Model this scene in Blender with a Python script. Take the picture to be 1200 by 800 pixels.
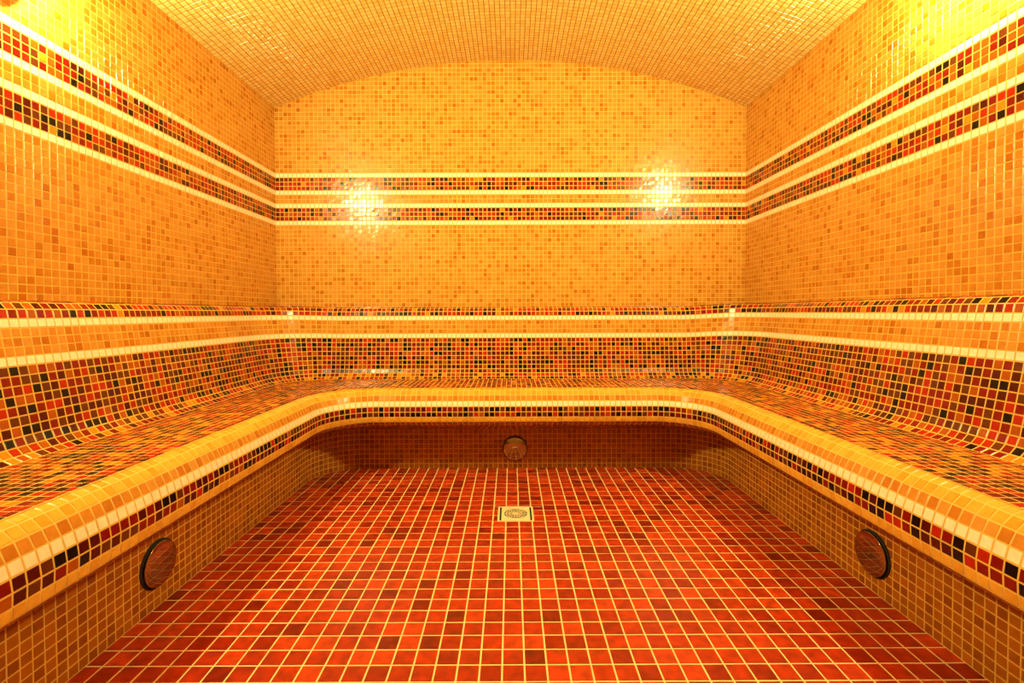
import bpy, math, random
import numpy as np
from mathutils import Matrix, Vector

for o in list(bpy.data.objects):
    bpy.data.objects.remove(o)
SC = bpy.context.scene
M = 0.025            # one mosaic module (tile + joint) in metres
EYE = 31.8           # eye height above the floor, in modules
ROOMF = -14.0        # front wall (behind the camera), modules
ZB = 112.5           # back wall, modules
WL, WR = -54.5, 54.5

# ------------------------------------------------------------------ camera
cd = bpy.data.cameras.new('camera')
cam = bpy.data.objects.new('camera', cd)
SC.collection.objects.link(cam)
F_PX, TILT, PAN, ROLL, CY = 565.8, 0.0215, 0.0017, -0.003, 378.0
cd.sensor_fit = 'HORIZONTAL'
cd.sensor_width = 36.0
cd.lens = F_PX / 1200 * 36
cd.shift_y = -(400 - CY) / 1200
cd.clip_start = 0.02
_r0 = Vector((math.cos(PAN), -math.sin(PAN), 0))
_u0 = Vector((math.sin(PAN) * math.sin(TILT), math.cos(PAN) * math.sin(TILT), math.cos(TILT)))
_f0 = Vector((math.sin(PAN) * math.cos(TILT), math.cos(PAN) * math.cos(TILT), -math.sin(TILT)))
_r = _r0 * math.cos(ROLL) + _u0 * math.sin(ROLL)
_u = -_r0 * math.sin(ROLL) + _u0 * math.cos(ROLL)
mw = Matrix.Identity(4)
for i in range(3):
    mw[i][0], mw[i][1], mw[i][2] = _r[i], _u[i], -_f0[i]
mw[2][3] = EYE * M
cam.matrix_world = mw
SC.camera = cam

# ------------------------------------------------------------------ world, exposure
w = bpy.data.worlds.new('world')
SC.world = w
w.use_nodes = True
w.node_tree.nodes['Background'].inputs[0].default_value = (0, 0, 0, 1)
w.node_tree.nodes['Background'].inputs[1].default_value = 0
vs = SC.view_settings
vs.view_transform = 'Standard'
vs.look = 'None'
vs.gamma = 1
vs.use_curve_mapping = False
vs.exposure = 0.0

LAMP_COL = (1.0, 0.98, 0.46)
LAMP_EMIT = 600.0
CEIL_EMIT = 9.0
#             (side, x, depth, height) of each wall lamp, modules
LAMPS = [(-1, WL, 51.3, EYE + 38.4, 4.7), (1, WR, 56.0, EYE + 41.6, 3.9)]

rng = np.random.default_rng(7)
random.seed(7)
V = lambda x, d, h: (x * M, d * M, h * M)          # modules -> metres


# ------------------------------------------------------------------ materials
def mat(name):
    m = bpy.data.materials.new(name)
    m.use_nodes = True
    nt = m.node_tree
    return m, nt, nt.nodes['Principled BSDF']


def tile_material(name, rough, mottling, scale, bump):
    m, nt, b = mat(name)
    at = nt.nodes.new('ShaderNodeAttribute')
    at.attribute_name = 'tint'
    tc = nt.nodes.new('ShaderNodeNewGeometry')
    n = nt.nodes.new('ShaderNodeTexNoise')
    n.inputs['Scale'].default_value = scale
    n.inputs['Detail'].default_value = 3
    nt.links.new(tc.outputs['Position'], n.inputs['Vector'])
    mr = nt.nodes.new('ShaderNodeMapRange')
    mr.inputs['From Min'].default_value = 0.3
    mr.inputs['From Max'].default_value = 0.7
    mr.inputs['To Min'].default_value = 1 - mottling
    mr.inputs['To Max'].default_value = 1 + mottling * 0.7
    nt.links.new(n.outputs['Fac'], mr.inputs['Value'])
    mx = nt.nodes.new('ShaderNodeVectorMath')
    mx.operation = 'SCALE'
    nt.links.new(at.outputs['Color'], mx.inputs[0])
    nt.links.new(mr.outputs['Result'], mx.inputs['Scale'])
    nt.links.new(mx.outputs['Vector'], b.inputs['Base Color'])
    b.inputs['Roughness'].default_value = rough
    b.inputs['Specular IOR Level'].default_value = 0.32
    n2 = nt.nodes.new('ShaderNodeTexNoise')
    n2.inputs['Scale'].default_value = scale * 1.7
    nt.links.new(tc.outputs['Position'], n2.inputs['Vector'])
    bp = nt.nodes.new('ShaderNodeBump')
    bp.inputs['Strength'].default_value = bump
    bp.inputs['Distance'].default_value = 0.001
    nt.links.new(n2.outputs['Fac'], bp.inputs['Height'])
    nt.links.new(bp.outputs['Normal'], b.inputs['Normal'])
    return m


MOSAIC = tile_material('glazed_mosaic', 0.22, 0.10, 70, 0.03)
FLOORT = tile_material('glazed_floor_tile', 0.30, 0.34, 38, 0.06)


def grout_material(name, col, rough=0.75):
    m, nt, b = mat(name)
    g = nt.nodes.new('ShaderNodeNewGeometry')
    n = nt.nodes.new('ShaderNodeTexNoise')
    n.inputs['Scale'].default_value = 12
    n.inputs['Detail'].default_value = 5
    nt.links.new(g.outputs['Position'], n.inputs['Vector'])
    r = nt.nodes.new('ShaderNodeValToRGB')
    r.color_ramp.elements[0].position = 0.3
    r.color_ramp.elements[0].color = (*[c * 0.85 for c in col], 1)
    r.color_ramp.elements[1].position = 0.7
    r.color_ramp.elements[1].color = (*[min(1, c * 1.08) for c in col], 1)
    nt.links.new(n.outputs['Fac'], r.inputs['Fac'])
    nt.links.new(r.outputs['Color'], b.inputs['Base Color'])
    b.inputs['Roughness'].default_value = rough
    return m


GROUT = grout_material('wall_grout', (0.70, 0.42, 0.06))
GROUT_C = grout_material('ceiling_grout', (0.36, 0.15, 0.012))
GROUT_R = grout_material('riser_grout_shaded', (0.62, 0.31, 0.030))  # wall grout browned for the dim, warm bounce light on the riser
DARKG = grout_material('dark_grout', (0.36, 0.19, 0.025))
GROUT_F = grout_material('floor_grout', (0.76, 0.58, 0.24))


def metal(name, col, rough, bump=0.0):
    m, nt, b = mat(name)
    b.inputs['Base Color'].default_value = (*col, 1)
    b.inputs['Metallic'].default_value = 1
    n = nt.nodes.new('ShaderNodeTexNoise')
    n.inputs['Scale'].default_value = 40
    g = nt.nodes.new('ShaderNodeNewGeometry')
    nt.links.new(g.outputs['Position'], n.inputs['Vector'])
    mr = nt.nodes.new('ShaderNodeMapRange')
    mr.inputs['To Min'].default_value = rough * 0.7
    mr.inputs['To Max'].default_value = rough * 1.3
    nt.links.new(n.outputs['Fac'], mr.inputs['Value'])
    nt.links.new(mr.outputs['Result'], b.inputs['Roughness'])
    return m


STEEL = metal('polished_steel', (0.42, 0.36, 0.27), 0.03)
BRUSHED = metal('brushed_steel', (0.95, 0.82, 0.48), 0.5)
BRUSHED.node_tree.nodes['Principled BSDF'].inputs['Metallic'].default_value = 0.45
DARK, _nt, _b = mat('dark_well')
_b.inputs['Base Color'].default_value = (0.012, 0.008, 0.006, 1)
_b.inputs['Roughness'].default_value = 0.9
OPAL, _nt, _b = mat('opal_glass_lit')
_b.inputs['Base Color'].default_value = (0.9, 0.85, 0.7, 1)
_b.inputs['Roughness'].default_value = 0.3
_b.inputs['Emission Color'].default_value = (*LAMP_COL, 1)
_b.inputs['Emission Strength'].default_value = LAMP_EMIT
OPALC = OPAL.copy()
OPALC.name = 'opal_glass_downlight'
OPALC.node_tree.nodes['Principled BSDF'].inputs['Emission Strength'].default_value = CEIL_EMIT


# ------------------------------------------------------------------ helpers
def link(o, parent=None):
    SC.collection.objects.link(o)
    if parent:
        o.parent = parent
    return o


def tag(o, label=None, cat=None, group=None, kind=None):
    if label:
        o['label'] = label
    if cat:
        o['category'] = cat
    if group:
        o['group'] = group
    if kind:
        o['kind'] = kind
    return o


def mesh_obj(name, verts, faces, material, parent=None, smooth=False):
    me = bpy.data.meshes.new(name)
    me.from_pydata([tuple(v) for v in verts], [], faces)
    me.materials.append(material)
    me.shade_smooth() if smooth else me.shade_flat()
    me.update()
    return link(bpy.data.objects.new(name, me), parent)


def set_tint(me, cols):
    """cols: (nfaces,3) base colour of the glaze"""
    a = me.attributes.new('tint', 'FLOAT_COLOR', 'FACE')
    c = np.ones((len(me.polygons), 4), dtype=np.float32)
    c[:, :3] = cols
    a.data.foreach_set('color', c.ravel())


def fast_mesh(name, verts, faces4, material, cols):
    me = bpy.data.meshes.new(name)
    n = len(faces4)
    me.vertices.add(len(verts))
    me.vertices.foreach_set('co', np.ascontiguousarray(verts, dtype=np.float32).ravel())
    me.loops.add(n * 4)
    me.loops.foreach_set('vertex_index', np.ascontiguousarray(faces4, dtype=np.int32).ravel())
    me.polygons.add(n)
    me.polygons.foreach_set('loop_start', np.arange(0, n * 4, 4, dtype=np.int32))
    me.polygons.foreach_set('loop_total', np.full(n, 4, dtype=np.int32))
    me.materials.append(material)
    me.update(calc_edges=True)
    me.shade_flat()
    set_tint(me, cols)
    return me


# tile colours (glaze colours, linear; riser tones hold some shade)
C = {
    'cream': (0.88, 0.76, 0.52),
    'g0': (0.60, 0.252, 0.034), 'g1': (0.56, 0.208, 0.020), 'g2': (0.50, 0.160, 0.010), 'g3': (0.44, 0.120, 0.004),
    'r0': (0.36, 0.096, 0.004), 'r1': (0.30, 0.076, 0.003), 'r2': (0.25, 0.057, 0.002),  # browner riser tiles, deepened further for the shade under the nose
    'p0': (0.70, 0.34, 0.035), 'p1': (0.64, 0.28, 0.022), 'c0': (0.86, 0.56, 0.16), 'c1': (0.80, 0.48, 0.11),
    'orange': (0.36, 0.070, 0.004), 'amber': (0.56, 0.20, 0.008),
    'scarlet': (0.40, 0.014, 0.003), 'red': (0.20, 0.005, 0.002), 'wine': (0.070, 0.003, 0.002),
    'brown': (0.115, 0.022, 0.004), 'black': (0.004, 0.002, 0.002),
    'f0': (0.40, 0.026, 0.002), 'f1': (0.34, 0.020, 0.002), 'f2': (0.27, 0.014, 0.001), 'f3': (0.19, 0.009, 0.001),
    'f4': (0.49, 0.038, 0.004),
    'smoke': (0.05, 0.025, 0.010),
}
NAMES = list(C)
PAL = np.array([C[k] for k in NAMES])
IDX = {k: i for i, k in enumerate(NAMES)}
MIX = {
    'gold': (['g0', 'g1', 'g2', 'g3'], [.40, .34, .20, .06]),
    'goldwall': (['g0', 'g1', 'g2', 'g3'], [.50, .30, .16, .04]),
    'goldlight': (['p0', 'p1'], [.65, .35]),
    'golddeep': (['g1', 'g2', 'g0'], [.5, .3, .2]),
    'cream': (['cream'], [1]),
    'mix': (['red', 'scarlet', 'wine', 'brown', 'black', 'orange', 'amber'], [.26, .17, .17, .14, .11, .15, .0]),
    'mixband': (['red', 'scarlet', 'wine', 'brown', 'black', 'orange', 'amber'], [.22, .26, .12, .10, .10, .17, .03]),
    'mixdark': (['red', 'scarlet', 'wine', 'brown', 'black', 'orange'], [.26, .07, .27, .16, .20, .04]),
    'mixseat': (['red', 'scarlet', 'wine', 'brown', 'black', 'orange', 'amber'], [.18, .24, .06, .10, .10, .18, .14]),
    'smoke': (['smoke'], [1]),
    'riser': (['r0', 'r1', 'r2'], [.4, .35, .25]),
    'ceiling': (['c0', 'c1'], [.6, .4]),
    'floor': (['f0', 'f1', 'f2', 'f3', 'f4'], [.28, .30, .20, .08, .14]),
}


def pick(kind, n):
    ks, ps = MIX[kind]
    return rng.choice([IDX[k] for k in ks], size=n, p=np.array(ps) / sum(ps))


# camera projection in pixels of the 1200x800 frame, to sort tiles by how large they show
R3 = np.array([list(_r), list(_u), list(_f0)])


def project(P):
    q = (np.asarray(P) - np.array([0, 0, EYE * M])) @ R3.T
    z = np.maximum(q[..., 2], 1e-4)
    return 600 + F_PX * q[..., 0] / z, CY - F_PX * q[..., 1] / z, q[..., 2]


def shown(P):
    """P (N,4,3) -> (area in px inside the frame or 0, larger side)"""
    x, y, z = project(P)
    a = 0.5 * np.abs((x[:, 2] - x[:, 0]) * (y[:, 3] - y[:, 1]) - (x[:, 3] - x[:, 1]) * (y[:, 2] - y[:, 0]))
    ok = (z.min(1) > 0.05) & (x.max(1) > 2) & (x.min(1) < 1198) & (y.max(1) > 2) & (y.min(1) < 798)
    e1 = np.hypot(x[:, 1] - x[:, 0], y[:, 1] - y[:, 0])
    e2 = np.hypot(x[:, 2] - x[:, 1], y[:, 2] - y[:, 1])
    return np.where(ok, a, 0), np.maximum(e1, e2)


def tile_geo(P, gap, height, tilt, ring):
    """P (N,4,3) cell corners, counter-clockwise seen from the front; returns verts (N,k,3) and the face pattern"""
    P = np.asarray(P, dtype=float)
    n = np.cross(P[:, 2] - P[:, 0], P[:, 3] - P[:, 1])
    n /= np.linalg.norm(n, axis=1)[:, None] + 1e-12
    nx = np.roll(P, -1, 1) - P
    pv = np.roll(P, 1, 1) - P
    ln = np.linalg.norm(nx, axis=2, keepdims=True) + 1e-9
    lp = np.linalg.norm(pv, axis=2, keepdims=True) + 1e-9
    ex, ep = nx / ln, pv / lp

    def inset(g):
        return P + ex * np.minimum(g, ln * 0.45) + ep * np.minimum(g, lp * 0.45)
    N = n[:, None, :]
    j = (rng.random((len(P), 4, 1)) - 0.5) * 2 * tilt
    base = inset(gap) - N * height * 0.4
    if ring:
        a = inset(gap) + N * (height * 0.55 + j)
        b = inset(gap + 0.030 * M) + N * (height + j)
        vs_ = np.concatenate([base, a, b], 1)
        f = [[8, 9, 10, 11]] + [[i, (i + 1) % 4, 4 + (i + 1) % 4, 4 + i] for i in range(4)] + \
            [[4 + i, 4 + (i + 1) % 4, 8 + (i + 1) % 4, 8 + i] for i in range(4)]
    else:
        b = inset(gap + 0.022 * M) + N * (height + j)
        vs_ = np.concatenate([base, b], 1)
        f = [[4, 5, 6, 7]] + [[i, (i + 1) % 4, 4 + (i + 1) % 4, 4 + i] for i in range(4)]
    return vs_, np.array(f)


_cache = {}


def lay(parent, P, tints, name='mosaic_tile', gap=0.074 * M, height=0.0007, tilt=0.00036, material=None,
        single=9.0, limit=300, pitch=1.0, joined='mosaic_tiles', extra=None, visible=None):
    """tiles on a surface: those that show largest are objects of their own, the rest one joined part"""
    material = material or MOSAIC
    P = np.asarray(P, dtype=float)
    area, side = shown(P)
    if visible is not None:
        area = np.where(visible, area, 0)
    cand = np.where((area > 0) & (side >= single))[0]
    cand = cand[np.argsort(-area[cand])][:limit]
    one = np.zeros(len(P), bool)
    one[cand] = True
    rest = ~one
    if rest.any() or extra:
        v, f = tile_geo(P[rest], gap, height, tilt, False)
        k = v.shape[1]
        F = (f[None] + (np.arange(len(v)) * k)[:, None, None]).reshape(-1, 4)
        cols = np.repeat(PAL[tints[rest]], len(f), axis=0)
        vv = v.reshape(-1, 3)
        me = fast_mesh(joined, vv, F, material, cols)
        o = link(bpy.data.objects.new(joined, me), parent)
        o['kind'] = 'stuff'
    for i in cand:
        c = P[i].mean(0)
        var = int(rng.integers(0, 3))
        rel = np.round((P[i] - c) / M, 2)
        key = (name, tuple(rel.ravel().tolist()), int(tints[i]), var)
        me = _cache.get(key)
        if me is None:
            v, f = tile_geo((P[i] - c)[None], gap, height, tilt, True)
            me = fast_mesh(name, v[0], f, material, np.repeat(PAL[tints[i]][None], len(f), axis=0))
            _cache[key] = me
        o = link(bpy.data.objects.new(name, me), parent)
        o.location = c
    return int(one.sum())


def cut_tiles(parent, polys, tints, name, gap, height, material, normal=(0, 0, 1), pitch=1.0):
    """tiles cut to fit (convex polygons of any number of sides), joined"""
    vs_, fs, cols = [], [], []
    nrm = np.array(normal, float)
    for pg, t in zip(polys, tints):
        p = np.asarray(pg, float)
        c = p.mean(0)
        r = np.linalg.norm(p - c, axis=1).mean()
        if r < 0.12 * M:
            continue
        s1, s2 = max(0.3, 1 - gap * 1.5 / r), max(0.25, 1 - gap * 1.5 / r - 0.03 * M / r)
        k = len(p)
        b0 = len(vs_)
        vs_ += [tuple(q) for q in (c + (p - c) * s1 - nrm * height * 0.4)]
        vs_ += [tuple(q) for q in (c + (p - c) * s2 + nrm * height)]
        fs.append([b0 + k + i for i in range(k)])
        fs += [[b0 + i, b0 + (i + 1) % k, b0 + k + (i + 1) % k, b0 + k + i] for i in range(k)]
        cols += [PAL[t]] * (k + 1)
    if not fs:
        return
    me = bpy.data.meshes.new(name)
    me.from_pydata(vs_, [], fs)
    me.materials.append(material)
    me.update()
    me.shade_flat()
    set_tint(me, np.array(cols))
    o = link(bpy.data.objects.new(name, me), parent)
    o['kind'] = 'stuff'


def clip_half(poly, a, n):
    """keep the part of poly (2D points) where (p-a).n >= 0"""
    out = []
    for i in range(len(poly)):
        p, q = poly[i], poly[(i + 1) % len(poly)]
        dp = (p[0] - a[0]) * n[0] + (p[1] - a[1]) * n[1]
        dq = (q[0] - a[0]) * n[0] + (q[1] - a[1]) * n[1]
        if dp >= 0:
            out.append(p)
        if (dp >= 0) != (dq >= 0):
            t = dp / (dp - dq)
            out.append((p[0] + (q[0] - p[0]) * t, p[1] + (q[1] - p[1]) * t))
    return out


def inside_convex(pts, poly):
    """pts (N,2); poly counter-clockwise"""
    r = np.ones(len(pts), bool)
    for i in range(len(poly)):
        a, b = poly[i], poly[(i + 1) % len(poly)]
        r &= ((b[0] - a[0]) * (pts[:, 1] - a[1]) - (b[1] - a[1]) * (pts[:, 0] - a[0])) > -1e-9
    return r


def clip_convex(poly, cv):
    for i in range(len(cv)):
        a, b = cv[i], cv[(i + 1) % len(cv)]
        poly = clip_half(poly, a, (-(b[1] - a[1]), b[0] - a[0]))
        if len(poly) < 3:
            return []
    return poly


def clip_outside(poly, cv):
    """cut away the inside of convex cv using its edge nearest to the tile's centre"""
    cx = sum(p[0] for p in poly) / len(poly)
    cy = sum(p[1] for p in poly) / len(poly)
    best = None
    for i in range(len(cv)):
        a, b = cv[i], cv[(i + 1) % len(cv)]
        dx, dy = b[0] - a[0], b[1] - a[1]
        L = dx * dx + dy * dy
        if L < 1e-12:
            continue
        t = max(0, min(1, ((cx - a[0]) * dx + (cy - a[1]) * dy) / L))
        d = math.hypot(cx - a[0] - t * dx, cy - a[1] - t * dy)
        if best is None or d < best[0]:
            best = (d, a, (dy, -dx))
    return clip_half(poly, best[1], best[2])


def quads(A, B, Cc, D):
    return np.stack([A, B, Cc, D], 1)


# ------------------------------------------------------------------ walls
HB = EYE + 32.3       # top edge of the upper cream line
BANDS = [('cream', 1), ('mixband', 3), ('cream', 1), ('gold', 2), ('cream', 1), ('mixband', 3), ('cream', 1)]
ROWK = {}
_h = HB
for kd, nn in BANDS:
    for _ in range(nn):
        _h -= 1
        ROWK[round(_h, 3)] = kd
LEDGE_H = EYE + 1.3
rows_h = [HB - 31 + i for i in range(0, 31 + 27)]      # lower edges of the rows


def box(name, x0, x1, y0, y1, z0, z1, material, parent=None):
    vs_ = [V(x, y, z) for z in (z0, z1) for y in (y0, y1) for x in (x0, x1)]
    return mesh_obj(name, vs_, [(0, 2, 3, 1), (4, 5, 7, 6), (0, 1, 5, 4), (2, 6, 7, 3), (0, 4, 6, 2), (1, 3, 7, 5)],
                    material, parent)


CORNER_H, CROWN_H = EYE + 47.3, EYE + 58.1
SAG = CROWN_H - CORNER_H
RAD = (WR * WR + SAG * SAG) / (2 * SAG)
CEN_H = CROWN_H - RAD


def arc_h(x):
    return CEN_H + math.sqrt(RAD * RAD - x * x)


def kinds_for(hs, sidewall):
    k = []
    for h in hs:
        k.append(ROWK.get(round(h, 3), 'goldwall'))
    return k


def side_wall(name, sx, label):
    X = WL if sx < 0 else WR
    wall = box(name, *((X - 4, X) if sx < 0 else (X, X + 4)), ROOMF - 4, ZB + 4, -3, CORNER_H + 3, GROUT)
    tag(wall, label, 'wall', kind='structure')
    cz = np.arange(ROOMF, ZB - 0.01, 1.0)
    cz = ZB - np.arange(1, int(ZB - ROOMF) + 1)
    P, T = [], []
    for h in rows_h:
        top = min(h + 1, CORNER_H)
        if top - h < 0.3 or h + 1 < LEDGE_H - 0.5:
            continue
        kd = ROWK.get(round(h, 3), 'goldwall')
        t = pick(kd, len(cz))
        for z, ti in zip(cz, t):
            if sx < 0:
                P.append([V(X, z + 1, h), V(X, z, h), V(X, z, top), V(X, z + 1, top)][::-1])
            else:
                P.append([V(X, z, h), V(X, z + 1, h), V(X, z + 1, top), V(X, z, top)][::-1])
            T.append(ti)
    P = np.array(P)
    lay(wall, P, np.array(T), single=8.6)
    return wall


def fix_facing(P, toward):
    """make every cell counter-clockwise as seen from the point toward"""
    P = np.array(P, float)
    n = np.cross(P[:, 2] - P[:, 0], P[:, 3] - P[:, 1])
    c = P.mean(1)
    bad = (n * (np.array(toward) - c)).sum(1) < 0
    P[bad] = P[bad][:, ::-1]
    return P


_lay0 = lay


def lay(parent, P, *a, toward=V(0, 50, 40), **k):
    return _lay0(parent, fix_facing(P, toward), *a, **k)


wall_left = side_wall('wall_left', -1, 'left gold mosaic wall with two red and cream tile bands')
wall_right = side_wall('wall_right', 1, 'right gold mosaic wall with two red and cream tile bands')


def end_wall(name, zpos, label, thick, bands=True, door=None):
    y0, y1 = (zpos, zpos + thick) if thick > 0 else (zpos + thick, zpos)
    xs = np.linspace(WL, WR, 41)
    prof = [(WL, -3), (WR, -3)] + [(x, arc_h(x) + 0.5) for x in xs[::-1]]
    n = len(prof)
    vs_ = [V(x, y0, h) for x, h in prof] + [V(x, y1, h) for x, h in prof]
    fs = [list(range(n)), list(range(2 * n - 1, n - 1, -1))] + \
         [[i + n, (i + 1) % n + n, (i + 1) % n, i] for i in range(n)]
    wall = mesh_obj(name, vs_, fs, GROUT if thick > 0 else DARKG)
    tag(wall, label, 'wall', kind='structure')
    region = [(WL, -3), (WR, -3)] + [(x, arc_h(x)) for x in xs[::-1]]
    P, T, cuts, ct = [], [], [], []
    ncol = 109
    for h in rows_h:
        if h > CROWN_H or h + 1 < LEDGE_H - 0.5 and thick > 0:
            continue
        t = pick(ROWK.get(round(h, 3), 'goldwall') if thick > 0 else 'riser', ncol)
        for i in range(ncol):
            x = WL + i
            if min(arc_h(max(WL, x)), arc_h(min(WR, x + 1))) >= h + 1:
                P.append([V(x, zpos, h), V(x + 1, zpos, h), V(x + 1, zpos, h + 1), V(x, zpos, h + 1)])
                T.append(t[i])
            else:
                pg = clip_convex([(x, h), (x + 1, h), (x + 1, h + 1), (x, h + 1)], region)
                if len(pg) >= 3:
                    cuts.append([V(a, zpos, b) for a, b in pg])
                    ct.append(t[i])
    lay(wall, P, np.array(T), single=8.6)
    ny = -1 if thick > 0 else 1
    cut_tiles(wall, cuts, ct, 'cut_tiles', 0.055 * M, 0.0011, MOSAIC, (0, ny, 0))
    return wall


wall_back = end_wall('wall_back', ZB, 'far gold mosaic wall under the arched ceiling, with two red and cream tile bands', 4)
wall_front = end_wall('wall_front', ROOMF, 'brown mosaic wall behind the viewer', -4)  # unseen wall, toned brown to hold down the bounce light

# ------------------------------------------------------------------ ceiling (shallow barrel vault)
half = math.asin(WR / RAD)
nc = 112
ths = np.linspace(-half, half, nc + 1)


def cp(th, z, dr=0.0):
    return V((RAD + dr) * math.sin(th), z, CEN_H + (RAD + dr) * math.cos(th))


vs_, fs = [], []
tt = np.linspace(-half * 1.06, half * 1.06, 57)
for z in (ROOMF - 3, ZB + 3):
    for dr in (0, 4):
        vs_ += [cp(t, z, dr) for t in tt]
n = len(tt)
for i in range(n - 1):
    fs += [[i, i + 1, 2 * n + i + 1, 2 * n + i], [n + i, 3 * n + i, 3 * n + i + 1, n + i + 1],
           [i, n + i, n + i + 1, i + 1], [2 * n + i, 2 * n + i + 1, 3 * n + i + 1, 3 * n + i]]
fs += [[0, 2 * n, 3 * n, n], [n - 1, 2 * n - 1, 4 * n - 1, 3 * n - 1]]
ceiling = mesh_obj('ceiling', vs_, fs, GROUT_C)
tag(ceiling, 'shallow arched ceiling covered in pale gold mosaic', 'ceiling', kind='structure')
P = []
for k in range(int(ZB - ROOMF)):
    z = ZB - k - 1
    for i in range(nc):
        P.append([cp(ths[i], z), cp(ths[i + 1], z), cp(ths[i + 1], z + 1), cp(ths[i], z + 1)])
lay(ceiling, P, pick('ceiling', len(P)), single=8.6, toward=V(0, 50, 30))

# ------------------------------------------------------------------ bench geometry
def sm(t):
    t = np.clip(t, 0, 1)
    return t * t * (3 - 2 * t)


def raise_(x):
    """the ledge runs a little higher along the side walls"""
    return 0.25 * sm((-x - 38) / 13) + 0.55 * sm((x - 38) / 13)


def outline(xl, xr, zb, cl, cr, cz, zmin, nside, narc, nback):
    """U-shaped outline from the near left end round the back to the near right end.
    cl, cr, cz: centres of the two corner arcs"""
    pts = []
    for z in np.linspace(zmin, cz, nside + 1)[:-1]:
        pts.append((xl, z))
    for t in np.linspace(0, math.pi / 2, narc + 1)[:-1]:
        pts.append((cl - (cl - xl) * math.cos(t), cz + (zb - cz) * math.sin(t)))
    for x in np.linspace(cl, cr, nback + 1)[:-1]:
        pts.append((x, zb))
    for t in np.linspace(math.pi / 2, 0, narc + 1)[:-1]:
        pts.append((cr + (xr - cr) * math.cos(t), cz + (zb - cz) * math.sin(t)))
    for z in np.linspace(cz, zmin, nside + 1):
        pts.append((xr, z))
    return np.array(pts)


def strip(rows, heights, lo=None):
    """rows: list of outlines; heights: list of per-point heights -> list of (ncol,4,3) cells per row"""
    out = []
    for k in range(len(rows) - 1):
        a = np.column_stack([rows[k], heights[k]]) * M
        b = np.column_stack([rows[k + 1], heights[k + 1]]) * M
        out.append(quads(a[:-1], a[1:], b[1:], b[:-1]))
    return out


def skin(name, rows, heights, parent, material=GROUT):
    nn = len(rows[0])
    vs_ = np.concatenate([np.column_stack([r, h]) * M for r, h in zip(rows, heights)])
    fs = []
    for k in range(len(rows) - 1):
        for i in range(nn - 1):
            fs.append([k * nn + i, k * nn + i + 1, (k + 1) * nn + i + 1, (k + 1) * nn + i][::-1])
    return mesh_obj(name, vs_, fs, material, parent, smooth=True)


bench = link(bpy.data.objects.new('bench', None))
bench.location = (0, 0, 0)
tag(bench, 'built-in U-shaped mosaic bench with rounded golden front edge, along all three walls', 'bench')

# --- backrest with the ledge on top: (offset from ledge front, depth below the eye, tile mix of the row below)
CZ_O = 96.5
OUT = [(-1.75, -1.22), (-0.85, -0.98), (-0.20, -0.25), (0.0, 0.76), (0.17, 1.74), (0.34, 2.72), (0.51, 3.70),
       (0.68, 4.70), (0.86, 5.70)]
OUT_K = ['mixband', 'mixband', 'mixband', 'cream', 'gold', 'gold', 'gold', 'cream']
for i in range(7):
    OUT.append((0.86 + 0.20 * (i + 1), 5.70 + 0.985 * (i + 1)))
    OUT_K.append('mix')
OUT += [(2.62, 13.48), (3.25, 14.18), (4.15, 14.60)]
OUT_K += ['mix', 'mixseat', 'mixseat']
UL, UR, UB = -52.3, 52.4, 109.0
nsO = int(CZ_O - ROOMF)
rows, hts = [], []
for u, d in OUT:
    ub = u if u < 0 else (u * 0.5 if u < 2.3 else 1.13 + (u - 2.26))
    o_ = outline(UL + u, UR - u, UB - ub, UL + 12, UR - 12, CZ_O, ROOMF, nsO, 16, 81)
    fade = np.clip(1 - (d - 6) / 8.7, 0, 1)
    rows.append(o_)
    hts.append(EYE - d + raise_(o_[:, 0]) * fade)
LEDGE_N = 3
ledge = skin('ledge', rows[:LEDGE_N + 1], hts[:LEDGE_N + 1], bench)
backrest = skin('backrest', rows[LEDGE_N:], hts[LEDGE_N:], bench)
cells = strip(rows, hts)
pc, tc_, pb, tb = [], [], [], []
for k, c_ in enumerate(cells):
    t = pick(OUT_K[k], len(c_))
    (pc if k < LEDGE_N else pb).append(c_)
    (tc_ if k < LEDGE_N else tb).append(t)
print('ledge', lay(ledge, np.concatenate(pc), np.concatenate(tc_), name='ledge_tile', toward=V(0, 50, 45), single=9))
print('backrest', lay(backrest, np.concatenate(pb), np.concatenate(tb), name='backrest_tile', toward=V(0, 50, 60), single=9.5))

# --- front edge (rounded nose) and its underside
CZ_N = 82.5
NL, NR, NB = -33.7, 35.3, 91.2
NOSE = [(2.62, 14.68), (1.66, 15.02), (0.90, 15.82), (0.42, 16.86), (0.13, 17.86), (0.0, 18.86), (0.05, 19.84),
        (0.16, 20.78), (0.85, 21.42), (1.75, 21.85)]
NOSE_K = ['goldlight', 'goldlight', 'golddeep', 'cream', 'mixdark', 'mixdark', 'goldlight', 'riser', 'riser']  # lower gold row lightened for lamplight, last two rows darkened for shade
nsN = int(CZ_N - ROOMF)


def nose_outline(nn):
    return outline(NL - nn, NR + nn, NB + nn, NL + 8.5, NR - 8.5, CZ_N, ROOMF, nsN, 13, 52)


rows, hts = [], []
for nn, d in NOSE:
    o_ = nose_outline(nn)
    rows.append(o_)
    hts.append(np.full(len(o_), EYE - d))
edge_skin = skin('front_edge', rows, hts, bench)
cells = strip(rows, hts)
T = np.concatenate([pick(NOSE_K[k], len(c_)) for k, c_ in enumerate(cells)])
Pn = np.concatenate(cells)
vis = np.concatenate([np.full(len(c_), k < 7) for k, c_ in enumerate(cells)])
print('edge', lay(edge_skin, Pn, T, name='edge_tile', toward=V(0, 45, 20), single=9.5, visible=vis))

# --- riser (set back under the seat)
RL, RR, RB = -38.5, 41.0, 98.0
RTOP = 8.0
CZ_R = 89.5
nsR = int(CZ_R - ROOMF)


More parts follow.
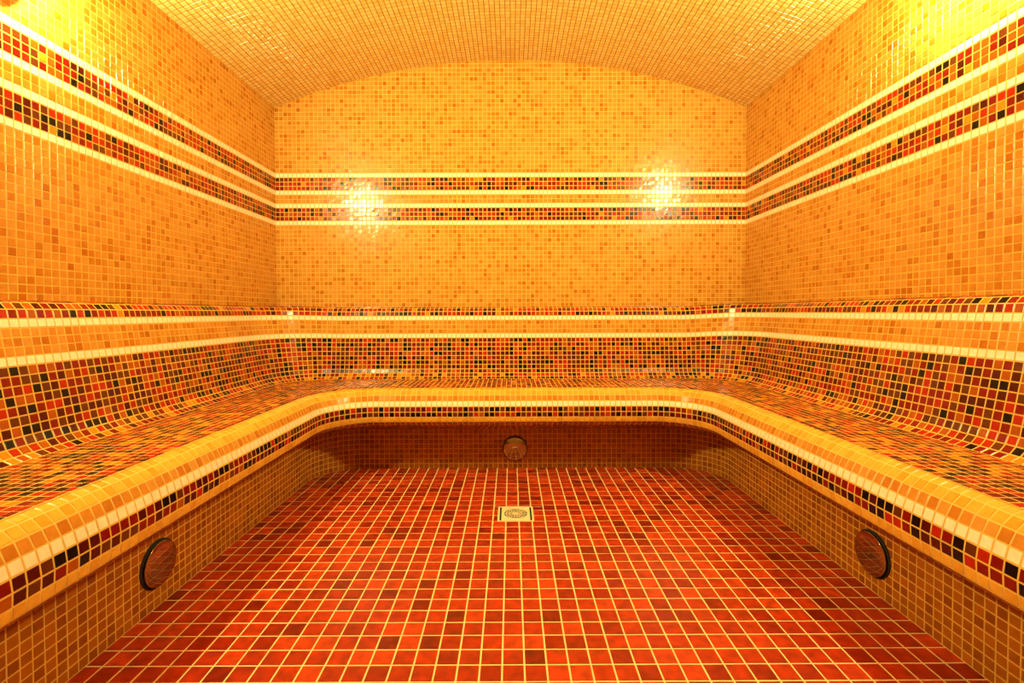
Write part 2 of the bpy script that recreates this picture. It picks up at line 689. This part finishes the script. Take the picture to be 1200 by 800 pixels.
def riser_outline(ns=nsR, na=13, nb=62):
    return outline(RL, RR, RB, RL + 8.5, RR - 8.5, CZ_R, ROOMF, ns, na, nb)


# underside: from the nose to the riser, columns matched by their share of the way round
def resample(poly, n):
    d = np.r_[0, np.cumsum(np.hypot(*np.diff(poly, axis=0).T))]
    s = np.linspace(0, d[-1], n)
    return np.column_stack([np.interp(s, d, poly[:, 0]), np.interp(s, d, poly[:, 1])])


ro = riser_outline()
seg_side = nsN
total_n = len(rows[-1])
sideL = [(RL, z) for z in np.linspace(ROOMF, CZ_N, nsN + 1)]
mid = ro[(ro[:, 1] >= CZ_N)]
mid = np.concatenate([[(RL, CZ_N)], mid[1:-1], [(RR, CZ_N)]])
mid = resample(mid, total_n - 2 * nsN)
under_end = np.concatenate([np.array(sideL)[:-1], mid, np.array([(RR, z) for _, z in sideL[::-1]])[1:]])
urows, uh = [rows[-1]], [hts[-1]]
for k in range(1, 5):
    f = k / 4
    urows.append(rows[-1] * (1 - f) + under_end * f)
    uh.append(hts[-1] * (1 - f) + RTOP * f)
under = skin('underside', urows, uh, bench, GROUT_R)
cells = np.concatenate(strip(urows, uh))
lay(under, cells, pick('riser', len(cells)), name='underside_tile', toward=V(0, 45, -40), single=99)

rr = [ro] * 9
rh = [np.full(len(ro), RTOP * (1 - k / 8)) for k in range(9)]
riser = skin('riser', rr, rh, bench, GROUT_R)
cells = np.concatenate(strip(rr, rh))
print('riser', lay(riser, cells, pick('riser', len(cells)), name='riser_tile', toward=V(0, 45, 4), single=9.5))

# --- seat: level field of mosaic between backrest and front edge
SEAT_H = EYE - 14.64
outer = outline(UL + 4.15, UR - 4.15, UB - 3.02, UL + 12, UR - 12, CZ_O, ROOMF, 1, 16, 1)
inner = nose_outline(2.62)[::1]
outer_cv = [tuple(p) for p in outer][::-1]
inner_cv = [tuple(p) for p in outline(NL - 2.62, NR + 2.62, NB + 2.62, NL + 8.5, NR - 8.5, CZ_N, ROOMF - 0.01, 1, 13, 1)][::-1]
vs_, fs = [], []
NS = 60


def res2(poly):
    return resample(np.array(poly), NS * 3)


# the grout bed: a ring between both outlines
oo = np.concatenate([[(UL + 4.15, ROOMF)], outer[1:-1], [(UR - 4.15, ROOMF)]])
ii = inner
A = resample(oo, 240)
B = resample(ii, 240)
# match by segments so the ring does not fold
def ring_pts(xl, xr, zb, cl, cr, cz):
    return outline(xl, xr, zb, cl, cr, cz, ROOMF, 40, 24, 30)


A = ring_pts(UL + 4.0, UR - 4.0, UB - 2.9, UL + 12, UR - 12, CZ_O)
B = ring_pts(NL - 2.5, NR + 2.5, NB + 2.5, NL + 8.5, NR - 8.5, CZ_N)
vs_ = [V(x, z, SEAT_H) for x, z in A] + [V(x, z, SEAT_H) for x, z in B]
n = len(A)
seat = mesh_obj('seat', vs_, [[i, i + n, i + n + 1, i + 1][::-1] for i in range(n - 1)], GROUT, bench)
gx = np.arange(-49, 50) + 0.0
gz = np.arange(ROOMF, 107) + 0.5
P, T, cuts, ct = [], [], [], []
for z in gz:
    for x in gx:
        cs = np.array([(x, z), (x + 1, z), (x + 1, z + 1), (x, z + 1)], float)
        io = inside_convex(cs, outer_cv)
        if not io.any():
            continue
        ii_ = inside_convex(cs, inner_cv)
        if ii_.all():
            continue
        t = int(pick('mixseat', 1)[0])
        if io.all() and not ii_.any():
            P.append([V(a, b, SEAT_H) for a, b in cs])
            T.append(t)
        else:
            pg = [tuple(c) for c in cs]
            if not io.all():
                pg = clip_convex(pg, outer_cv)
            if len(pg) >= 3 and ii_.any():
                pg = clip_outside(pg, inner_cv)
            if len(pg) >= 3:
                cuts.append([V(a, b, SEAT_H) for a, b in pg])
                ct.append(t)
print('seat', lay(seat, P, np.array(T), name='seat_tile', toward=V(0, 50, 200), single=10))
cut_tiles(seat, cuts, ct, 'cut_seat_tiles', 0.055 * M, 0.0011, MOSAIC)

# --- top of the ledge back to the walls (above eye level): plain mosaic field
inner_l = [tuple(p) for p in outline(UL - 1.75, UR + 1.75, UB + 1.75, UL + 12, UR - 12, CZ_O, ROOMF - .01, 1, 16, 1)][::-1]
A = ring_pts(WL + .02, WR - .02, ZB - .02, UL + 12, UR - 12, CZ_O)
# square corners behind the arc
A = np.array([(x, z) for x, z in A])
for i in range(len(A)):
    x, z = A[i]
    if z > CZ_O and x < UL + 12:
        t = math.atan2((z - CZ_O) / (ZB - .02 - CZ_O), (UL + 12 - x) / (UL + 12 - WL - .02))
        m_ = max(math.cos(t), math.sin(t))
        A[i] = (UL + 12 - (UL + 12 - WL - .02) * math.cos(t) / m_, CZ_O + (ZB - .02 - CZ_O) * math.sin(t) / m_)
    elif z > CZ_O and x > UR - 12:
        t = math.atan2((z - CZ_O) / (ZB - .02 - CZ_O), (x - UR + 12) / (WR - .02 - UR + 12))
        m_ = max(math.cos(t), math.sin(t))
        A[i] = (UR - 12 + (WR - .02 - UR + 12) * math.cos(t) / m_, CZ_O + (ZB - .02 - CZ_O) * math.sin(t) / m_)
B = ring_pts(UL - 1.7, UR + 1.7, UB + 1.7, UL + 12, UR - 12, CZ_O)
ztop = lambda x: EYE + 1.22 + float(raise_(x))
vs_ = [V(x, z, ztop(x)) for x, z in A] + [V(x, z, ztop(x)) for x, z in B]
n = len(A)
shelf = mesh_obj('ledge_top', vs_, [[i, i + n, i + n + 1, i + 1][::-1] for i in range(n - 1)], GROUT, bench)
polys, tt_ = [], []
for z in np.arange(ROOMF, ZB - 0.4) + 0.5:
    for x in np.arange(WL, WR):
        if -51 < x < 50 and z < 96:
            continue
        cs = np.array([(x, z), (x + 1, z), (x + 1, min(z + 1, ZB)), (x, min(z + 1, ZB))], float)
        ii_ = inside_convex(cs, inner_l)
        if ii_.all():
            continue
        pg = [tuple(c) for c in cs]
        if ii_.any():
            pg = clip_outside(pg, inner_l)
        if len(pg) >= 3:
            polys.append([V(a, b, ztop(a)) for a, b in pg])
            tt_.append(int(pick('mixband', 1)[0]))
cut_tiles(shelf, polys, tt_, 'ledge_top_tiles', 0.055 * M, 0.0011, MOSAIC)

# ------------------------------------------------------------------ floor
floor = box('floor', WL - 4, WR + 4, ROOMF - 4, ZB + 4, -4, 0, GROUT_F)
tag(floor, 'floor of square glazed red tiles with pale joints', 'floor', kind='structure')
fl_cv = [tuple(p) for p in outline(RL, RR, RB, RL + 8.5, RR - 8.5, CZ_R, ROOMF, 1, 13, 1)][::-1]
DR = (-2.12, 3.36, 72.75, 78.25)          # drain, modules
P, T, cuts, ct = [], [], [], []
for j in range(-1, 55):
    z1 = 94.9 - 2 * j + 0.0
    z0 = z1 - 2
    if j == -1:
        pass
    for i in range(-22, 23):
        x0 = -0.9 + 2 * i
        z1c = z1
        cs = np.array([(x0, z0), (x0 + 2, z0), (x0 + 2, z1c), (x0, z1c)], float)
        io = inside_convex(cs, fl_cv)
        if not io.any():
            continue
        t = int(pick('floor', 1)[0])
        hit = x0 < DR[1] and x0 + 2 > DR[0] and z0 < DR[3] and z1c > DR[2]
        if io.all() and not hit:
            P.append([V(a, b, 0) for a, b in cs])
            T.append(t)
        elif hit:
            for (a0, a1, b0, b1) in ((x0, x0 + 2, DR[3], z1c), (x0, x0 + 2, z0, DR[2]),
                                     (x0, DR[0], max(z0, DR[2]), min(z1c, DR[3])),
                                     (DR[1], x0 + 2, max(z0, DR[2]), min(z1c, DR[3]))):
                if a1 - a0 > 0.15 and b1 - b0 > 0.15:
                    P.append([V(a0, b0, 0), V(a1, b0, 0), V(a1, b1, 0), V(a0, b1, 0)])
                    T.append(t)
        else:
            pg = clip_convex([tuple(c) for c in cs], fl_cv)
            if len(pg) >= 3:
                cuts.append([V(a, b, 0) for a, b in pg])
                ct.append(t)
# last full row against the far riser
for i in range(-22, 23):
    x0 = -0.9 + 2 * i
    cs = np.array([(x0, 96.9), (x0 + 2, 96.9), (x0 + 2, 98.0), (x0, 98.0)], float)
    pg = clip_convex([tuple(c) for c in cs], fl_cv)
    if len(pg) >= 3:
        cuts.append([V(a, b, 0) for a, b in pg])
        ct.append(int(pick('floor', 1)[0]))
print('floor', lay(floor, P, np.array(T), name='floor_tile', gap=0.085 * M, height=0.0012, tilt=0.0003, material=FLOORT,
    single=10, toward=V(0, 50, 300), joined='floor_tiles'))
cut_tiles(floor, cuts, ct, 'cut_floor_tiles', 0.085 * M, 0.0012, FLOORT)


# ------------------------------------------------------------------ lathe helper
def lathe(name, prof, material, parent, seg=48, smooth=True, axis='z'):
    """prof: (radius, height) pairs in modules, revolved round local z"""
    vs_, fs = [], []
    rings = []
    for r, h in prof:
        if r < 1e-6:
            rings.append([len(vs_)])
            vs_.append((0, 0, h * M))
        else:
            rings.append(list(range(len(vs_), len(vs_) + seg)))
            vs_ += [(r * M * math.cos(2 * math.pi * i / seg), r * M * math.sin(2 * math.pi * i / seg), h * M)
                    for i in range(seg)]
    for a, b in zip(rings[:-1], rings[1:]):
        for i in range(seg):
            j = (i + 1) % seg
            if len(a) == 1 and len(b) == 1:
                continue
            if len(a) == 1:
                fs.append([a[0], b[i], b[j]][::-1])
            elif len(b) == 1:
                fs.append([a[i], a[j], b[0]])
            else:
                fs.append([a[i], a[j], b[j], b[i]])
    return mesh_obj(name, vs_, fs, material, parent, smooth)


# ------------------------------------------------------------------ steam outlet covers (polished discs standing off the riser)
def vent(x, z, h, rot, label, dome=0.05):
    t = link(bpy.data.objects.new('steam_vent', None))
    t.location = V(x, z, h)
    t.rotation_euler = rot
    tag(t, label, 'vent', group='steam outlet covers on the bench riser')
    lathe('neck', [(0, 0.0), (2.56, 0.0), (2.56, 0.14), (2.26, 0.18), (2.26, 0.36), (0, 0.36)], DARK, t, smooth=False)  # black neck and flange stand in for the shadow ring behind the cover
    d = lathe('cover', [(0, 0.37), (2.25, 0.35), (2.34, 0.37), (2.38, 0.42), (2.36, 0.48), (2.28, 0.51), (1.6, 0.51+dome*.5), (0.8, 0.51+dome*.88), (0, 0.51+dome)],
              STEEL, t, seg=64)
    s = lathe('glint_stud', [(0.17, 0.49+dome), (0.17, 0.54+dome), (0.12, 0.58+dome), (0, 0.59+dome)], STEEL, t, seg=20)  # added stud, there to give the lamp glints on the cover
    return t


vent(0.7, RB, EYE - 27.75, (math.pi / 2, 0, 0), 'round polished steel vent cover in the middle of the far riser, above the floor drain', 0.22)
vent(RL, 51.9, EYE - 27.1, (math.pi / 2, 0, math.pi / 2), 'round mirror-polished vent cover low on the left bench riser')
vent(RR, 54.1, EYE - 27.45, (math.pi / 2, 0, -math.pi / 2), 'round mirror-polished vent cover low on the right bench riser')

# ------------------------------------------------------------------ floor drain
dcx, dcz = (DR[0] + DR[1]) / 2, (DR[2] + DR[3]) / 2
hw, hd = (DR[1] - DR[0]) / 2, (DR[3] - DR[2]) / 2
drain = link(bpy.data.objects.new('floor_drain', None))
drain.location = V(dcx, dcz, 0)
tag(drain, 'small square steel floor drain with a round slotted grate, in the red tile floor', 'drain')


def prism(name, outer_, inner_, z0, z1, material, parent):
    """plate between two loops with equal numbers of points (inner may be None)"""
    n = len(outer_)
    vs_ = [(x * M, y * M, z1 * M) for x, y in outer_] + [(x * M, y * M, z0 * M) for x, y in outer_]
    fs = []
    if inner_ is None:
        fs = [list(range(n)), list(range(2 * n - 1, n - 1, -1))]
    else:
        vs_ += [(x * M, y * M, z1 * M) for x, y in inner_] + [(x * M, y * M, z0 * M) for x, y in inner_]
        for i in range(n):
            j = (i + 1) % n
            fs += [[i, j, 2 * n + j, 2 * n + i], [2 * n + i, 2 * n + j, 3 * n + j, 3 * n + i],
                   [n + j, n + i, 3 * n + i, 3 * n + j]]
    fs += [[i, n + i, n + (i + 1) % n, (i + 1) % n] for i in range(n)]
    return mesh_obj(name, vs_, fs, material, parent)


rect = lambda a, b: [(-a, -b), (a, -b), (a, b), (-a, b)]
prism('frame', rect(hw, hd), rect(hw - 0.22, hd - 0.22), -0.6, 0.09, BRUSHED, drain)
prism('well', rect(hw - 0.05, hd - 0.05), None, -0.05, 0.008, DARK, drain)
N_ = 64


def sq(a, b, i):
    t = 2 * math.pi * (i + 0.5) / N_
    c, s = math.cos(t), math.sin(t)
    k = 1 / max(abs(c) / a, abs(s) / b)
    return (c * k, s * k)


plate = prism('cover_plate', [sq(hw - 0.52, hd - 0.24, i) for i in range(N_)],
              [(1.82 * math.cos(2 * math.pi * (i + .5) / N_), 1.82 * math.sin(2 * math.pi * (i + .5) / N_)) for i in range(N_)],
              0.02, 0.10, BRUSHED, drain)
# grate: concentric rings and radial bars over the dark well
vs_, fs = [], []


def add_prism_loop(o_, i_, z0, z1):
    n = len(o_)
    b0 = len(vs_)
    for loop in (o_, i_):
        vs_.extend([(x * M, y * M, z1 * M) for x, y in loop])
        vs_.extend([(x * M, y * M, z0 * M) for x, y in loop])
    for i in range(n):
        j = (i + 1) % n
        fs.append([b0 + i, b0 + j, b0 + 2 * n + j, b0 + 2 * n + i])
        fs.append([b0 + n + i, b0 + n + j, b0 + j, b0 + i])
        fs.append([b0 + 2 * n + i, b0 + 2 * n + j, b0 + 3 * n + j, b0 + 3 * n + i])


circ = lambda r, n=48: [(r * math.cos(2 * math.pi * i / n), r * math.sin(2 * math.pi * i / n)) for i in range(n)]
for r0, r1 in ((1.48, 1.60), (0.92, 1.02), (0.30, 0.46)):
    add_prism_loop(circ(r1), circ(r0), 0.02, 0.10)
b0 = len(vs_)
vs_ += [(x * M, y * M, 0.10 * M) for x, y in circ(0.32, 24)]
fs.append(list(range(b0, b0 + 24)))
for k in range(18):
    t = 2 * math.pi * k / 18
    c, s = math.cos(t), math.sin(t)
    for r0, r1, wv in ((0.42, 0.96, 0.03), (0.98, 1.84 if k % 3 == 0 else 1.54, 0.055)):
        b0 = len(vs_)
        for z in (0.10, 0.02):
            for (rr_, ww) in ((r0, -wv), (r1, -wv), (r1, wv), (r0, wv)):
                vs_.append(((rr_ * c - ww * s) * M, (rr_ * s + ww * c) * M, z * M))
        fs += [[b0, b0 + 1, b0 + 2, b0 + 3], [b0, b0 + 4, b0 + 5, b0 + 1], [b0 + 3, b0 + 2, b0 + 6, b0 + 7]]
mesh_obj('grate', vs_, fs, BRUSHED, drain)


# ------------------------------------------------------------------ wall lamps (oval bulkheads just above the frame)
def wall_lamp(sx, x, z, h, hh, label):
    t = link(bpy.data.objects.new('wall_lamp', None))
    t.location = V(x, z, h)
    t.rotation_euler = (math.pi / 2, 0, math.pi / 2 if sx < 0 else -math.pi / 2)
    tag(t, label, 'lamp', group='oval wall lamps high on the side walls')

    def oval(name, prof, material):
        o = lathe(name, prof, material, t, seg=48)
        for v in o.data.vertices:
            v.co.x *= 0.72
            v.co.y *= hh / 4.7
        return o
    oval('base', [(0, 0.02), (4.7, 0.02), (4.7, 0.95), (4.45, 1.1), (4.2, 1.0), (4.15, 0.7), (0, 0.7)], BRUSHED)
    oval('glass', [(4.15, 0.8), (4.0, 1.5), (3.5, 2.2), (2.6, 2.7), (1.4, 3.0), (0, 3.1)], OPAL)
    return t


for (sx, x, z, h, hh), lb in zip(LAMPS, ('oval opal glass lamp on the left wall above the tile bands',
                                         'oval opal glass lamp on the right wall above the tile bands')):
    wall_lamp(sx, x, z, h, hh, lb)
print('objects', len(bpy.data.objects))
